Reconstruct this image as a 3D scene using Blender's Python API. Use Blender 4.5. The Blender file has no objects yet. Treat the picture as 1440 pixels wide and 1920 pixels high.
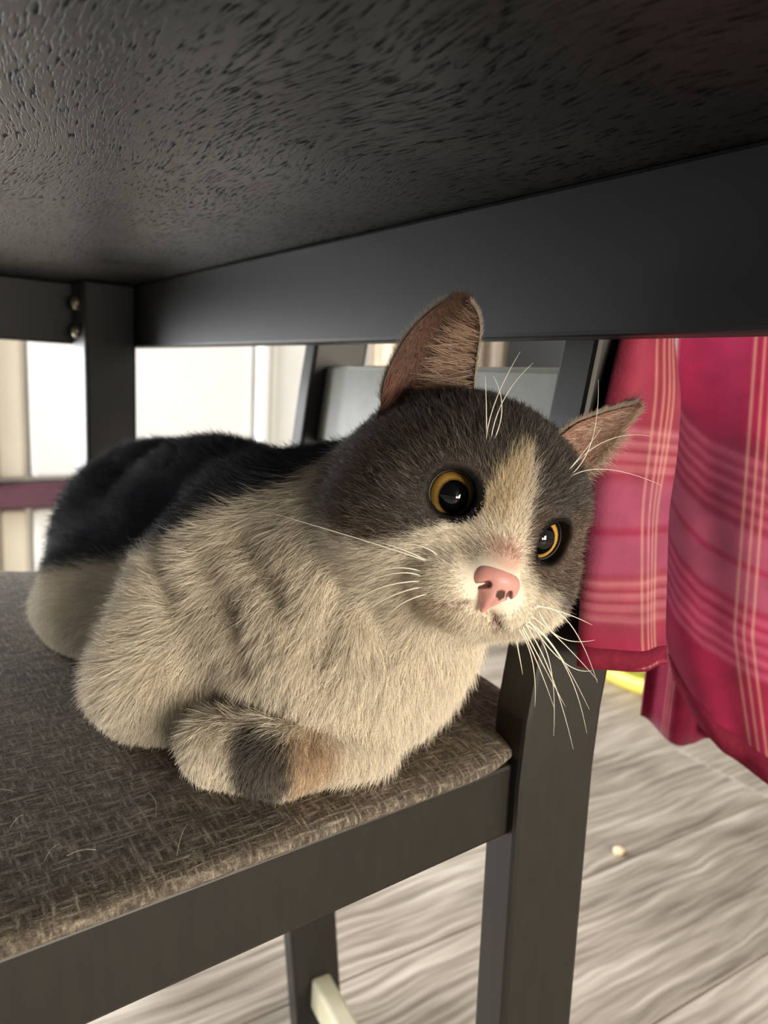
import bpy, bmesh, math, random
import numpy as np
from mathutils import Vector, Matrix

random.seed(7); np.random.seed(7)
scene = bpy.context.scene
C = scene.collection

# ------------------------------------------------------------------ camera, world, exposure
YAW, PITCH, ROLL = math.radians(53.3), math.radians(-10), math.radians(3)
CAM = Vector((0, 0, .61))
fw = Vector((math.cos(YAW)*math.cos(PITCH), math.sin(YAW)*math.cos(PITCH), math.sin(PITCH)))
rt = fw.cross(Vector((0, 0, 1))).normalized(); upv = rt.cross(fw)
rt2 = rt*math.cos(ROLL)+upv*math.sin(ROLL); up2 = -rt*math.sin(ROLL)+upv*math.cos(ROLL)
cd = bpy.data.cameras.new('camera'); cam = bpy.data.objects.new('camera', cd); C.objects.link(cam)
cam.matrix_world = Matrix(((rt2.x, up2.x, -fw.x, CAM.x), (rt2.y, up2.y, -fw.y, CAM.y), (rt2.z, up2.z, -fw.z, CAM.z), (0, 0, 0, 1)))
cd.sensor_fit = 'VERTICAL'; cd.sensor_height = 36; cd.sensor_width = 27; cd.lens = 1371/1920*36
cd.clip_start = .01; cd.clip_end = 50
cd.dof.use_dof = True; cd.dof.focus_distance = .255; cd.dof.aperture_fstop = 12
scene.camera = cam
world = bpy.data.worlds.new('room_daylight'); scene.world = world; world.use_nodes = True
bg = world.node_tree.nodes['Background']; bg.inputs[0].default_value = (1.0, .97, .92, 1); bg.inputs[1].default_value = .30
def area(name, loc, target, size, power, col):
    l = bpy.data.lights.new(name, 'AREA'); l.shape = 'RECTANGLE'; l.size, l.size_y = size; l.energy = power; l.color = col
    o = bpy.data.objects.new(name, l); C.objects.link(o); o.location = loc
    o.rotation_euler = (Vector(target)-Vector(loc)).to_track_quat('-Z', 'Y').to_euler(); return o
area('window_light', (-1.75, 1.25, 1.55), (.8, 1.6, .4), (1.3, 1.5), 150, (.98, .98, 1))
area('underside_glow_light', (-.40, 1.93, .95), (-.1, .3, .75), (.95, 1.7), 72, (.96, .98, 1))  # unseen light added to make the glow on the table underside
area('room_lamp_light', (.35, -1.75, .62), (.15, .3, .5), (1.1, .8), 76, (1, .89, .73))
scene.view_settings.view_transform = 'Standard'; scene.view_settings.look = 'None'
scene.view_settings.exposure = 0; scene.view_settings.gamma = 1; scene.view_settings.use_curve_mapping = False

# ------------------------------------------------------------------ helpers
def obj(name, data, mat=None, parent=None):
    o = bpy.data.objects.new(name, data); C.objects.link(o)
    if mat is not None and data is not None and hasattr(data, 'materials') and len(data.materials) == 0: data.materials.append(mat)
    if parent: o.parent = parent
    return o
def tag(o, label=None, cat=None, group=None, kind=None):
    if label: o['label'] = label
    if cat: o['category'] = cat
    if group: o['group'] = group
    if kind: o['kind'] = kind
    return o
def thing(name, label, cat, loc=(0, 0, 0), rotz=0):
    o = bpy.data.objects.new(name, None); C.objects.link(o); o.location = loc; o.rotation_euler = (0, 0, rotz)
    o.empty_display_size = .05
    return tag(o, label, cat)
def pydata(name, v, f, smooth=False):
    me = bpy.data.meshes.new(name); me.from_pydata([tuple(map(float, p)) for p in v], [], f); me.update()
    if smooth: me.polygons.foreach_set('use_smooth', [True]*len(me.polygons))
    return me
def bm_mesh(name, bm, smooth=False):
    me = bpy.data.meshes.new(name); bm.to_mesh(me); bm.free()
    if smooth: me.polygons.foreach_set('use_smooth', [True]*len(me.polygons))
    return me
def box_mesh(name, lo, hi, bev=.003, seg=2):
    bm = bmesh.new(); bmesh.ops.create_cube(bm, size=1)
    for v in bm.verts: v.co = Vector([lo[i]+(v.co[i]+.5)*(hi[i]-lo[i]) for i in range(3)])
    if bev: bmesh.ops.bevel(bm, geom=bm.edges[:], offset=bev, segments=seg, affect='EDGES', profile=.5)
    return bm_mesh(name, bm)
def prism(name, pts, z0, z1, bev=.002):
    """vertical prism over a plan polygon"""
    bm = bmesh.new(); a = [bm.verts.new((x, y, z0)) for x, y in pts]; b = [bm.verts.new((x, y, z1)) for x, y in pts]
    n = len(pts); bm.faces.new(a[::-1]); bm.faces.new(b)
    for i in range(n): bm.faces.new((a[i], a[(i+1) % n], b[(i+1) % n], b[i]))
    if bev: bmesh.ops.bevel(bm, geom=bm.edges[:], offset=bev, segments=2, affect='EDGES', profile=.5)
    bmesh.ops.recalc_face_normals(bm, faces=bm.faces[:])
    return bm_mesh(name, bm)
def hexa(name, low, high, bev=.002):
    """a box given by two quads of corners"""
    bm = bmesh.new(); a = [bm.verts.new(p) for p in low]; b = [bm.verts.new(p) for p in high]
    bm.faces.new(a[::-1]); bm.faces.new(b)
    for i in range(4): bm.faces.new((a[i], a[(i+1) % 4], b[(i+1) % 4], b[i]))
    bmesh.ops.recalc_face_normals(bm, faces=bm.faces[:])
    if bev: bmesh.ops.bevel(bm, geom=bm.edges[:], offset=bev, segments=2, affect='EDGES', profile=.5)
    return bm_mesh(name, bm)
def lathe(name, prof, n=48, loc=(0, 0, 0)):
    v, f = [], []
    for r, z in prof:
        for k in range(n): a = 2*math.pi*k/n; v.append((loc[0]+r*math.cos(a), loc[1]+r*math.sin(a), loc[2]+z))
    for i in range(len(prof)-1):
        for k in range(n): f.append((i*n+k, i*n+(k+1) % n, (i+1)*n+(k+1) % n, (i+1)*n+k))
    return pydata(name, v, f, True)
def grid_mesh(name, P, close_u=False, uv=None):
    """P: (n, m, 3) array of points"""
    n, m = P.shape[:2]; f = []
    for i in range(n-1):
        for j in range(m if close_u else m-1):
            j2 = (j+1) % m; f.append((i*m+j, i*m+j2, (i+1)*m+j2, (i+1)*m+j))
    me = pydata(name, P.reshape(-1, 3), f, True)
    if uv is not None:
        lay = me.uv_layers.new(name='UVMap'); U = uv.reshape(-1, 2)
        li = np.zeros(len(me.loops), np.int32); me.loops.foreach_get('vertex_index', li)
        lay.data.foreach_set('uv', U[li].astype(np.float32).ravel())
    return me

# ------------------------------------------------------------------ materials
def mat(name, col=(.5, .5, .5), rough=.5, spec=.5):
    m = bpy.data.materials.new(name); m.use_nodes = True; nt = m.node_tree; b = nt.nodes['Principled BSDF']
    b.inputs['Base Color'].default_value = (*col, 1); b.inputs['Roughness'].default_value = rough; b.inputs['Specular IOR Level'].default_value = spec
    return m, nt, b
def N(nt, t, **kw):
    n = nt.nodes.new(t)
    for k, v in kw.items():
        if k in n.inputs.keys(): n.inputs[k].default_value = v
        else: setattr(n, k, v)
    return n
def lk(nt, a, b): nt.links.new(a, b)
def ramp(nt, stops, interp='LINEAR'):
    r = N(nt, 'ShaderNodeValToRGB'); e = r.color_ramp; e.interpolation = interp
    while len(e.elements) < len(stops): e.elements.new(.5)
    for el, (p, c) in zip(e.elements, stops): el.position = p; el.color = (*c, 1)
    return r
def mathn(nt, op, a, b=None, c=None):
    n = N(nt, 'ShaderNodeMath', operation=op)
    for i, x in enumerate((a, b, c)):
        if x is None: continue
        if isinstance(x, (int, float)): n.inputs[i].default_value = x
        else: lk(nt, x, n.inputs[i])
    return n.outputs[0]
def srgb(r, g, b): return tuple(((c/255)/12.92 if c/255 <= .04045 else ((c/255+.055)/1.055)**2.4) for c in (r, g, b))
def bump(nt, b, h, strength=.3, dist=.001):
    n = N(nt, 'ShaderNodeBump'); n.inputs['Strength'].default_value = strength; n.inputs['Distance'].default_value = dist
    lk(nt, h, n.inputs['Height']); lk(nt, n.outputs[0], b.inputs['Normal'])

def noisy(name, c1, c2, scale=(20, 20, 20), rough=.5, spec=.5, bs=.1, bd=.001, nscale=1.0, detail=4, co='Object'):
    m, nt, b = mat(name, c1, rough, spec)
    tc = N(nt, 'ShaderNodeTexCoord'); mp = N(nt, 'ShaderNodeMapping'); mp.inputs['Scale'].default_value = scale
    lk(nt, tc.outputs[co], mp.inputs[0]); n = N(nt, 'ShaderNodeTexNoise', Scale=nscale, Detail=detail); lk(nt, mp.outputs[0], n.inputs['Vector'])
    r = ramp(nt, [(.3, c1), (.7, c2)]); lk(nt, n.outputs[0], r.inputs[0]); lk(nt, r.outputs[0], b.inputs['Base Color'])
    if bs: bump(nt, b, n.outputs[0], bs, bd)
    return m
M = {}
M['chair_wood'] = noisy('dark_chair_paint', srgb(25, 23, 20), srgb(31, 29, 25), (300, 300, 60), .42, .4, .06, .0004)
M['table_side'] = noisy('dark_table_paint', srgb(13, 14, 17), srgb(18, 20, 24), (40, 40, 40), .5, .4, .05, .0004)
M['white_wall'] = noisy('white_wall_paint', srgb(238, 240, 236), srgb(246, 246, 243), (8, 8, 8), .6, .3, .03)
M['white_gloss'] = noisy('white_trim_paint', srgb(240, 242, 240), srgb(248, 248, 246), (8, 8, 8), .35, .5, 0)
M['cream'] = noisy('cream_panel_paint', srgb(222, 214, 196), srgb(232, 224, 206), (6, 6, 6), .55, .3, .02)
M['maroon'] = noisy('maroon_wood', srgb(72, 38, 54), srgb(88, 46, 62), (30, 4, 30), .4, .4, .05)
M['beige_cloth'] = noisy('beige_curtain_cloth', srgb(205, 190, 168), srgb(222, 208, 188), (60, 60, 60), .85, .2, .1)
M['black_plastic'] = noisy('black_plastic', srgb(7, 7, 8), srgb(11, 11, 13), (30, 30, 30), .45, .3, .03)
M['steel'] = noisy('bolt_steel', srgb(120, 112, 100), srgb(140, 130, 118), (200, 200, 200), .4, .6, 0); M['steel'].node_tree.nodes['Principled BSDF'].inputs['Metallic'].default_value = .8
M['stretcher_cream'] = noisy('cream_stretcher', srgb(196, 190, 160), srgb(208, 202, 174), (40, 40, 40), .4, .4, .03)  # cream tone used for the rear stretcher alone
M['yellow'] = noisy('yellow_plastic', srgb(222, 200, 84), srgb(228, 208, 100), (20, 20, 20), .4, .5, 0)
M['green'] = noisy('green_mat', srgb(150, 160, 50), srgb(190, 190, 80), (40, 40, 40), .6, .3, .05)
M['kibble'] = noisy('pale_biscuit', srgb(226, 196, 160), srgb(240, 216, 186), (300, 300, 300), .8, .2, .3)

def table_under():
    m, nt, b = mat('black_stained_underside', (.02, .02, .02), .30, .6)
    tc = N(nt, 'ShaderNodeTexCoord')
    dn = N(nt, 'ShaderNodeTexNoise', Scale=7., Detail=1.); lk(nt, tc.outputs['Object'], dn.inputs['Vector'])
    sub = N(nt, 'ShaderNodeVectorMath', operation='SUBTRACT'); lk(nt, dn.outputs['Color'], sub.inputs[0]); sub.inputs[1].default_value = (.5, .5, .5)
    sc = N(nt, 'ShaderNodeVectorMath', operation='SCALE'); lk(nt, sub.outputs[0], sc.inputs[0]); sc.inputs['Scale'].default_value = .06
    ad = N(nt, 'ShaderNodeVectorMath', operation='ADD'); lk(nt, tc.outputs['Object'], ad.inputs[0]); lk(nt, sc.outputs[0], ad.inputs[1])
    mp = N(nt, 'ShaderNodeMapping'); mp.inputs['Scale'].default_value = (1000, 140, 60)
    lk(nt, ad.outputs[0], mp.inputs[0])
    g = N(nt, 'ShaderNodeTexNoise', Scale=1., Detail=2.); lk(nt, mp.outputs[0], g.inputs['Vector'])
    gr = ramp(nt, [(.34, (0, 0, 0)), (.5, (1, 1, 1))]); lk(nt, g.outputs[0], gr.inputs[0])
    cl = N(nt, 'ShaderNodeTexNoise', Scale=14., Detail=5.); lk(nt, ad.outputs[0], cl.inputs['Vector'])
    cr = ramp(nt, [(.35, srgb(13, 13, 13)), (.6, srgb(19, 18, 18)), (.78, srgb(48, 46, 43))]); lk(nt, cl.outputs[0], cr.inputs[0])
    mx = N(nt, 'ShaderNodeMix', data_type='RGBA'); lk(nt, gr.outputs[0], mx.inputs['Factor']); mx.inputs['A'].default_value = (*srgb(16, 16, 15), 1); lk(nt, cr.outputs[0], mx.inputs['B'])
    lk(nt, mx.outputs['Result'], b.inputs['Base Color'])
    lk(nt, mathn(nt, 'MULTIPLY_ADD', gr.outputs[0], .85, .02), b.inputs['Specular IOR Level'])
    rr = mathn(nt, 'MULTIPLY_ADD', cl.outputs[0], .30, .24); lk(nt, rr, b.inputs['Roughness'])
    bump(nt, b, gr.outputs[0], .35, .0005)
    return m
M['table_under'] = table_under()

def seat_fabric():
    m, nt, b = mat('grey_brown_weave', srgb(96, 88, 78), .9, .15)
    tc = N(nt, 'ShaderNodeTexCoord')
    def thread(scale, w):
        mp = N(nt, 'ShaderNodeMapping'); mp.inputs['Scale'].default_value = scale; lk(nt, tc.outputs['Object'], mp.inputs[0])
        n = N(nt, 'ShaderNodeTexNoise', Scale=1., Detail=2.); lk(nt, mp.outputs[0], n.inputs['Vector']); return n.outputs[0]
    a = thread((120, 760, 200), 1); c = thread((760, 130, 200), 1); fine = thread((1500, 1500, 1500), 1); big = thread((25, 25, 25), 1)
    s = mathn(nt, 'MAXIMUM', a, c)
    s2 = mathn(nt, 'ADD', mathn(nt, 'MULTIPLY', s, .7), mathn(nt, 'MULTIPLY', fine, .3))
    r = ramp(nt, [(.40, srgb(66, 60, 53)), (.53, srgb(98, 90, 81)), (.62, srgb(130, 121, 109)), (.76, srgb(178, 167, 151))]); lk(nt, s2, r.inputs[0])
    lk(nt, r.outputs[0], b.inputs['Base Color'])
    w = N(nt, 'ShaderNodeTexWave', Scale=170., Distortion=1.5); lk(nt, tc.outputs['Object'], w.inputs['Vector'])
    bump(nt, b, s2, .7, .0012)
    return m
M['seat'] = seat_fabric()

def floor_mat():
    m, nt, b = mat('grey_oak_plank', srgb(180, 170, 155), .45, .35)
    tc = N(nt, 'ShaderNodeTexCoord'); oi = N(nt, 'ShaderNodeObjectInfo')
    of = N(nt, 'ShaderNodeVectorMath', operation='ADD'); lk(nt, tc.outputs['Object'], of.inputs[0])
    rv = N(nt, 'ShaderNodeVectorMath', operation='SCALE'); rv.inputs[0].default_value = (17, 9, 5); lk(nt, oi.outputs['Random'], rv.inputs['Scale']); lk(nt, rv.outputs[0], of.inputs[1])
    dn = N(nt, 'ShaderNodeTexNoise', Scale=6., Detail=2.); lk(nt, of.outputs[0], dn.inputs['Vector'])
    sc = N(nt, 'ShaderNodeVectorMath', operation='SCALE'); lk(nt, dn.outputs['Color'], sc.inputs[0]); sc.inputs['Scale'].default_value = .035
    ad = N(nt, 'ShaderNodeVectorMath', operation='ADD'); lk(nt, of.outputs[0], ad.inputs[0]); lk(nt, sc.outputs[0], ad.inputs[1])
    mp = N(nt, 'ShaderNodeMapping'); mp.inputs['Scale'].default_value = (7, 150, 7); lk(nt, ad.outputs[0], mp.inputs[0])
    g = N(nt, 'ShaderNodeTexNoise', Scale=1., Detail=5.); lk(nt, mp.outputs[0], g.inputs['Vector'])
    mp2 = N(nt, 'ShaderNodeMapping'); mp2.inputs['Scale'].default_value = (3, 14, 3); lk(nt, ad.outputs[0], mp2.inputs[0])
    g2 = N(nt, 'ShaderNodeTexNoise', Scale=1., Detail=3.); lk(nt, mp2.outputs[0], g2.inputs['Vector'])
    s = mathn(nt, 'ADD', mathn(nt, 'MULTIPLY', g.outputs[0], .62), mathn(nt, 'MULTIPLY', g2.outputs[0], .38))
    r = ramp(nt, [(.36, srgb(108, 98, 87)), (.47, srgb(144, 134, 121)), (.56, srgb(168, 158, 145)), (.66, srgb(192, 184, 171))]); lk(nt, s, r.inputs[0])
    lk(nt, r.outputs[0], b.inputs['Base Color']); bump(nt, b, s, .15, .001)
    return m
M['floor'] = floor_mat()

def plaid(name, vstops, ustops, umul):
    """woven check: one ramp along the cloth, one across, mixed half and half"""
    m, nt, b = mat(name, (.5, .05, .15), .85, .15)
    uv = N(nt, 'ShaderNodeUVMap'); sp = N(nt, 'ShaderNodeSeparateXYZ'); lk(nt, uv.outputs[0], sp.inputs[0])
    rv = ramp(nt, vstops); lk(nt, sp.outputs['Y'], rv.inputs[0])
    ru = ramp(nt, ustops); lk(nt, sp.outputs['X'], ru.inputs[0])
    mx = N(nt, 'ShaderNodeMix', data_type='RGBA', blend_type='SCREEN'); mx.inputs['Factor'].default_value = umul
    lk(nt, rv.outputs[0], mx.inputs['A']); lk(nt, ru.outputs[0], mx.inputs['B'])
    n = N(nt, 'ShaderNodeTexNoise', Scale=900., Detail=2.); tc = N(nt, 'ShaderNodeTexCoord'); lk(nt, tc.outputs['Object'], n.inputs['Vector'])
    n2 = N(nt, 'ShaderNodeTexNoise', Scale=60., Detail=3.); lk(nt, tc.outputs['Object'], n2.inputs['Vector'])
    r2 = ramp(nt, [(.3, (.8, .8, .8)), (.7, (1.1, 1.1, 1.1))]); lk(nt, n2.outputs[0], r2.inputs[0])
    m2 = N(nt, 'ShaderNodeMix', data_type='RGBA', blend_type='MULTIPLY'); m2.inputs['Factor'].default_value = 1
    lk(nt, mx.outputs['Result'], m2.inputs['A']); lk(nt, r2.outputs[0], m2.inputs['B'])
    lk(nt, m2.outputs['Result'], b.inputs['Base Color'])
    bump(nt, b, n.outputs[0], .35, .0006)
    b.inputs['Sheen Weight'].default_value = .15
    return m
CR, PK, LN, MV = srgb(136, 24, 60), srgb(134, 42, 64), srgb(166, 94, 106), srgb(146, 66, 92)
def group(a, b, n, base, line, w=.35):
    out = []; d = (b-a)/n
    for i in range(n):
        x = a+i*d; out += [(x+d*.1, base), (x+d*.5, line)]
    return out+[(b, base)]

# ------------------------------------------------------------------ the room
floor = thing('floor', None, None); tag(floor, kind='structure')
FA = math.radians(-5); floor.rotation_euler = (0, 0, FA)
pw, pl = .19, 1.25
pm = box_mesh('plank', (.0006, .0006, -.012), (pl-.0006, pw-.0006, 0), .0012, 1)
for j in range(-6, 14):
    off = (j*.47) % pl
    for i in range(-1, 4):
        o = obj('plank', pm, M['floor'], floor); o.location = (i*pl-off, j*pw, 0)

def struct(name, me, m, parent=None): return tag(obj(name, me, m, parent), kind=None if parent else 'structure')
wall = struct('wall_back', box_mesh('wall_back', (-1.6, 2.06, -.012), (4.2, 2.16, 2.4), 0), M['white_wall'])
# vertical wall boards standing proud of the wall
wx = [.225, .30, .375, 1.0, 1.05, 1.75, 2.45]
cols = ['cream', 'cream', 'white_gloss', 'white_gloss', 'white_gloss', 'white_gloss']
for k in range(len(wx)-1):
    for z0, z1 in ((.012, .243), (.322, 1.6)):
        obj('panel', box_mesh('panel', (wx[k]+.006, 2.02 if k != 3 else 1.995, z0), (wx[k+1]-.006, 2.06, z1), .012, 3), M[cols[k]], wall)
struct('trim_1', box_mesh('trim_1', (.225, 1.975, .253), (.62, 2.06, .313), .006), M['maroon'])
struct('baseboard_back', box_mesh('baseboard_back', (.66, 1.97, 0), (4.1, 2.019, .075), .006), M['white_gloss'])

door = thing('added_frame_1', None, None); tag(door, kind='structure')  # unseen frame added around the underside glow light
for x0, x1, z0, z1 in ((-1.04, -.92, 0, 2.05), (.10, .22, 0, 2.05), (-.92, .10, 1.95, 2.05), (-.92, .10, 0, .07)):
    obj('frame', box_mesh('frame', (x0, 1.96, z0), (x1, 2.058, z1), .006), M['white_gloss'], door)
# beige curtain and white post behind the chair back
def curtain(name, x0, x1, y, z0, z1, nf, amp, label):
    n = 90; t = np.linspace(0, 1, n); zz = np.linspace(z1, z0, 14)
    P = np.zeros((14, n, 3))
    for i, z in enumerate(zz):
        P[i, :, 0] = x0+(x1-x0)*t; P[i, :, 1] = y+amp*np.sin(t*nf*2*np.pi+.4*np.sin(z*3))+amp*.4*np.sin(t*nf*4.6*np.pi+z); P[i, :, 2] = z
    Q = P.copy(); Q[:, :, 1] += .004
    o = thing(name, label, 'curtain')
    c = obj('cloth', grid_mesh('cloth', P), M['beige_cloth'], o)
    s = c.modifiers.new('thick', 'SOLIDIFY'); s.thickness = .003
    r = bpy.data.meshes.new('rod'); bm = bmesh.new()
    bmesh.ops.create_cone(bm, cap_ends=True, segments=16, radius1=.011, radius2=.011, depth=(x1-x0)+.1)
    bmesh.ops.rotate(bm, verts=bm.verts, matrix=Matrix.Rotation(math.pi/2, 3, 'Y')); bmesh.ops.translate(bm, verts=bm.verts, vec=((x0+x1)/2, y, z1-.01))
    bm.to_mesh(r); bm.free(); obj('rod', r, M['white_gloss'], o)
    return o
curtain('curtain', 1.36, 2.02, 1.93, .08, 1.5, 7, .018, 'beige curtain hanging by the white wall behind the chair back')
wp = thing('white_cabinet', 'slim white cabinet beside the beige curtain', 'cabinet', (1.95, 1.72, 0))
obj('body', box_mesh('body', (0, 0, .04), (.10, .16, 1.3), .006), M['white_gloss'], wp)
obj('plinth', box_mesh('plinth', (.01, .01, 0), (.09, .15, .04), .002), M['white_gloss'], wp)
bc = thing('black_cabinet', 'tall black box-shaped cabinet standing beyond the chair back', 'cabinet', (1.555, 1.28, 0))
obj('body', box_mesh('body', (-.0, 0, .03), (.32, .26, .95), .008), M['black_plastic'], bc)
obj('door', box_mesh('door', (.02, -.008, .08), (.30, .001, .9), .004), M['black_plastic'], bc)
for fx in (.03, .26):
    for fy in (.03, .2): obj('foot', box_mesh('foot', (fx, fy, 0), (fx+.03, fy+.03, .031), .004), M['black_plastic'], bc)

# ------------------------------------------------------------------ table
table = thing('dining_table', 'black wooden dining table with the cat beneath it', 'table', (0, 0, 0))
TX0, TX1, TY0, TY1 = -.60, .243, -.74, .765; ZB, ZT = .631, .687
obj('tabletop', box_mesh('tabletop', (TX0-.02, TY0-.02, ZT), (TX1+.006, TY1+.02, ZT+.028), .003), M['table_under'], table)
obj('apron', box_mesh('apron', (TX1-.018, TY0+.05, ZB), (TX1, TY1-.0, ZT), .002), M['table_side'], table)
obj('apron', box_mesh('apron', (TX0, TY0+.05, ZB), (TX0+.018, TY1, ZT), .002), M['table_side'], table)
obj('apron', box_mesh('apron', (TX0+.018, TY1-.018, ZB), (TX1-.018, TY1, ZT), .002), M['table_side'], table)
obj('apron', box_mesh('apron', (TX0+.018, TY0, ZB), (TX1-.018, TY0+.018, ZT), .002), M['table_side'], table)
lm = box_mesh('leg', (0, 0, 0), (.046, .046, ZT), .003)
for lx in (TX0+.018, TX1-.018-.046):
    for ly in (TY0+.018, TY1-.018-.046):
        o = obj('leg', lm, M['table_side'], table); o.location = (lx, ly, 0)
bo = lathe('bolt', [(0, -.004), (.0035, -.004), (.006, -.002), (.006, .002), (0, .002)], 16)
for z in (.642, .667):
    o = obj('bolt', bo, M['steel'], table); o.location = (TX1-.018-.046-.002, TY1-.018-.026, z); o.rotation_euler = (0, math.pi/2, 0)

# ------------------------------------------------------------------ dining chair
AL = math.radians(8); ca, sa = math.cos(AL), math.sin(AL)
O2 = np.array([.227, .196])
def cw(a, b): return (O2[0]+a*ca+b*sa, O2[1]-a*sa+b*ca)     # a backwards, b to the far side
chair = thing('dining_chair', 'dark wooden dining chair with woven grey-brown seat carrying the cat', 'chair', (*cw(-.18, .157), 0))
bpy.context.view_layer.update()
inv = chair.matrix_world.inverted()
def cpart(name, me, m):
    me.transform(Matrix.Translation((-chair.location.x, -chair.location.y, 0))); return obj(name, me, m, chair)
W, PT, PW = .315, .022, .044
RK = .13
for b0 in (0, W-PT):
    fl = [(*cw(0, b0), 0), (*cw(PW, b0), 0), (*cw(PW, b0+PT), 0), (*cw(0, b0+PT), 0)]
    v, f = [], []
    lev = [(0, .03), (.25, .005), (.44, 0), (.47, .001), (.6, .016), (.7, .03), (.95, .072)]
    for z, s in lev:
        for (a, b) in ((s, b0), (s+PW, b0), (s+PW, b0+PT), (s, b0+PT)): v.append((*cw(a, b), z))
    n = len(lev)
    for i in range(n-1):
        for k in range(4): f.append((i*4+k, i*4+(k+1) % 4, (i+1)*4+(k+1) % 4, (i+1)*4+k))
    f.append((3, 2, 1, 0)); f.append(tuple(range(n*4-4, n*4)))
    me = pydata('rear_post', v, f)
    o = cpart('rear_post', me, M['chair_wood']); bv = o.modifiers.new('bevel', 'BEVEL'); bv.width = .0025; bv.segments = 2
def slat(name, z0, z1, a0, a1, t):
    def q(z, a): return [(*cw(a, PT-.002), z), (*cw(a+t, PT-.002), z), (*cw(a+t, W-PT+.002), z), (*cw(a, W-PT+.002), z)]
    return cpart(name, hexa(name, q(z0, a0), q(z1, a1), .003), M['slat'] if 'slat' in M else M['chair_wood'])
M['slat'] = noisy('grey_slat_tone', srgb(160, 162, 150), srgb(172, 174, 162), (80, 80, 80), .4, .5, .04, .0004)  # back slat is a lighter grey than the other chair parts
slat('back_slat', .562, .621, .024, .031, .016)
M['slat'] = M['chair_wood']
slat('top_rail', .84, .94, .066, .082, .02)
SP = math.tan(AL)
FR = -.40                                   # front edge of the frame
def near_b(a): return .006+a*SP                # frame narrows towards the back
def far_b(a): return W-.006-a*(SP+.22)
RB, RT = .413, .448
for side in (0, 1):
    def bb(a, off): return (near_b(a)+off) if side == 0 else (far_b(a)-off)
    pts = [cw(FR, bb(FR, 0)), cw(.004, bb(.004, 0)), cw(.004, bb(.004, .02)), cw(FR, bb(FR, .02))]
    cpart('side_rail', prism('side_rail', pts, RB, RT, .002), M['chair_wood'])
cpart('rear_rail', prism('rear_rail', [cw(.012, PT-.002), cw(.032, PT-.002), cw(.032, W-PT+.002), cw(.012, W-PT+.002)], RB, RT, .002), M['chair_wood'])
cpart('front_rail', prism('front_rail', [cw(FR, near_b(FR)+.02), cw(FR+.02, near_b(FR)+.02), cw(FR+.02, far_b(FR)-.02), cw(FR, far_b(FR)-.02)], RB, RT, .002), M['chair_wood'])
for side in (0, 1):
    b0 = near_b(FR)+.003 if side == 0 else far_b(FR)-.038
    pts = [cw(FR+.003, b0), cw(FR+.038, b0), cw(FR+.038, b0+.035), cw(FR+.003, b0+.035)]
    cpart('front_leg', prism('front_leg', pts, 0, RT-.003, .003), M['chair_wood'])
cpart('stretcher', prism('stretcher', [cw(.038, PT-.002), cw(.056, PT-.002), cw(.056, W-PT+.002), cw(.038, W-PT+.002)], .055, .085, .003), M['stretcher_cream'])
cpart('corner_block', prism('corner_block', [cw(.012, W-.09), cw(.012, W-PT), cw(-.05, W-PT)], RB+.003, RT-.003, .002), M['chair_wood'])

# seat cushion: rounded trapezoid, domed
def outline(n=220):
    # rounded trapezoid in (a, b)
    c = [(FR-.008, near_b(FR)-.002), (.034, near_b(.034)-.002), (.034, far_b(.034)+.002), (FR-.008, far_b(FR)+.002)]
    rad = [.035, .072, .06, .035]; out = []
    for i in range(4):
        p, q, r = Vector(c[i-1]), Vector(c[i]), Vector(c[(i+1) % 4])
        d1, d2 = (p-q).normalized(), (r-q).normalized(); h = math.acos(max(-1, min(1, d1.dot(d2))))/2
        L = rad[i]/math.tan(h); cen = q+(d1+d2).normalized()*rad[i]/math.sin(h)
        s, e = q+d1*L-cen, q+d2*L-cen; a0 = math.atan2(s.y, s.x); a1 = math.atan2(e.y, e.x)
        while a1-a0 > math.pi: a1 -= 2*math.pi
        while a1-a0 < -math.pi: a1 += 2*math.pi
        for k in range(14): a = a0+(a1-a0)*k/13; out.append(cen+Vector((math.cos(a), math.sin(a)))*rad[i])
    # resample evenly
    P = np.array([[p.x, p.y] for p in out]); Pc = np.vstack([P, P[:1]]); s = np.r_[0, np.cumsum(np.hypot(*np.diff(Pc, axis=0).T))]
    t = np.linspace(0, s[-1], n, endpoint=False); return np.stack([np.interp(t, s, Pc[:, 0]), np.interp(t, s, Pc[:, 1])], 1)
out = outline(); cen = out.mean(0)
nrm = np.roll(out, -1, 0)-np.roll(out, 1, 0); nrm = np.stack([nrm[:, 1], -nrm[:, 0]], 1); nrm /= np.linalg.norm(nrm, axis=1)[:, None]
if ((out-cen)*nrm).sum() < 0: nrm = -nrm
rings = []
for off, z in ((-.012, .4482), (-.001, .4484), (.002, .4495), (.0035, .4515), (.003, .4538), (0, .4555), (-.006, .4568), (-.014, .4575), (-.026, .458)):
    rings.append((out+nrm*off, z))
base = rings[-1][0]
for s in (.85, .68, .5, .3, .12): rings.append((cen+(base-cen)*s, .458+.003*(1-s**2)))
n = len(out); v, f = [], []
for P, z in rings:
    for p in P: v.append((*cw(*p), z))
for i in range(len(rings)-1):
    for k in range(n): f.append((i*n+k, i*n+(k+1) % n, (i+1)*n+(k+1) % n, (i+1)*n+k))
f.append(tuple(range((len(rings)-1)*n, len(rings)*n)))
f.append(tuple(range(n))[::-1])
cpart('seat_cushion', pydata('seat_cushion', v, f, True), M['seat'])

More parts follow.
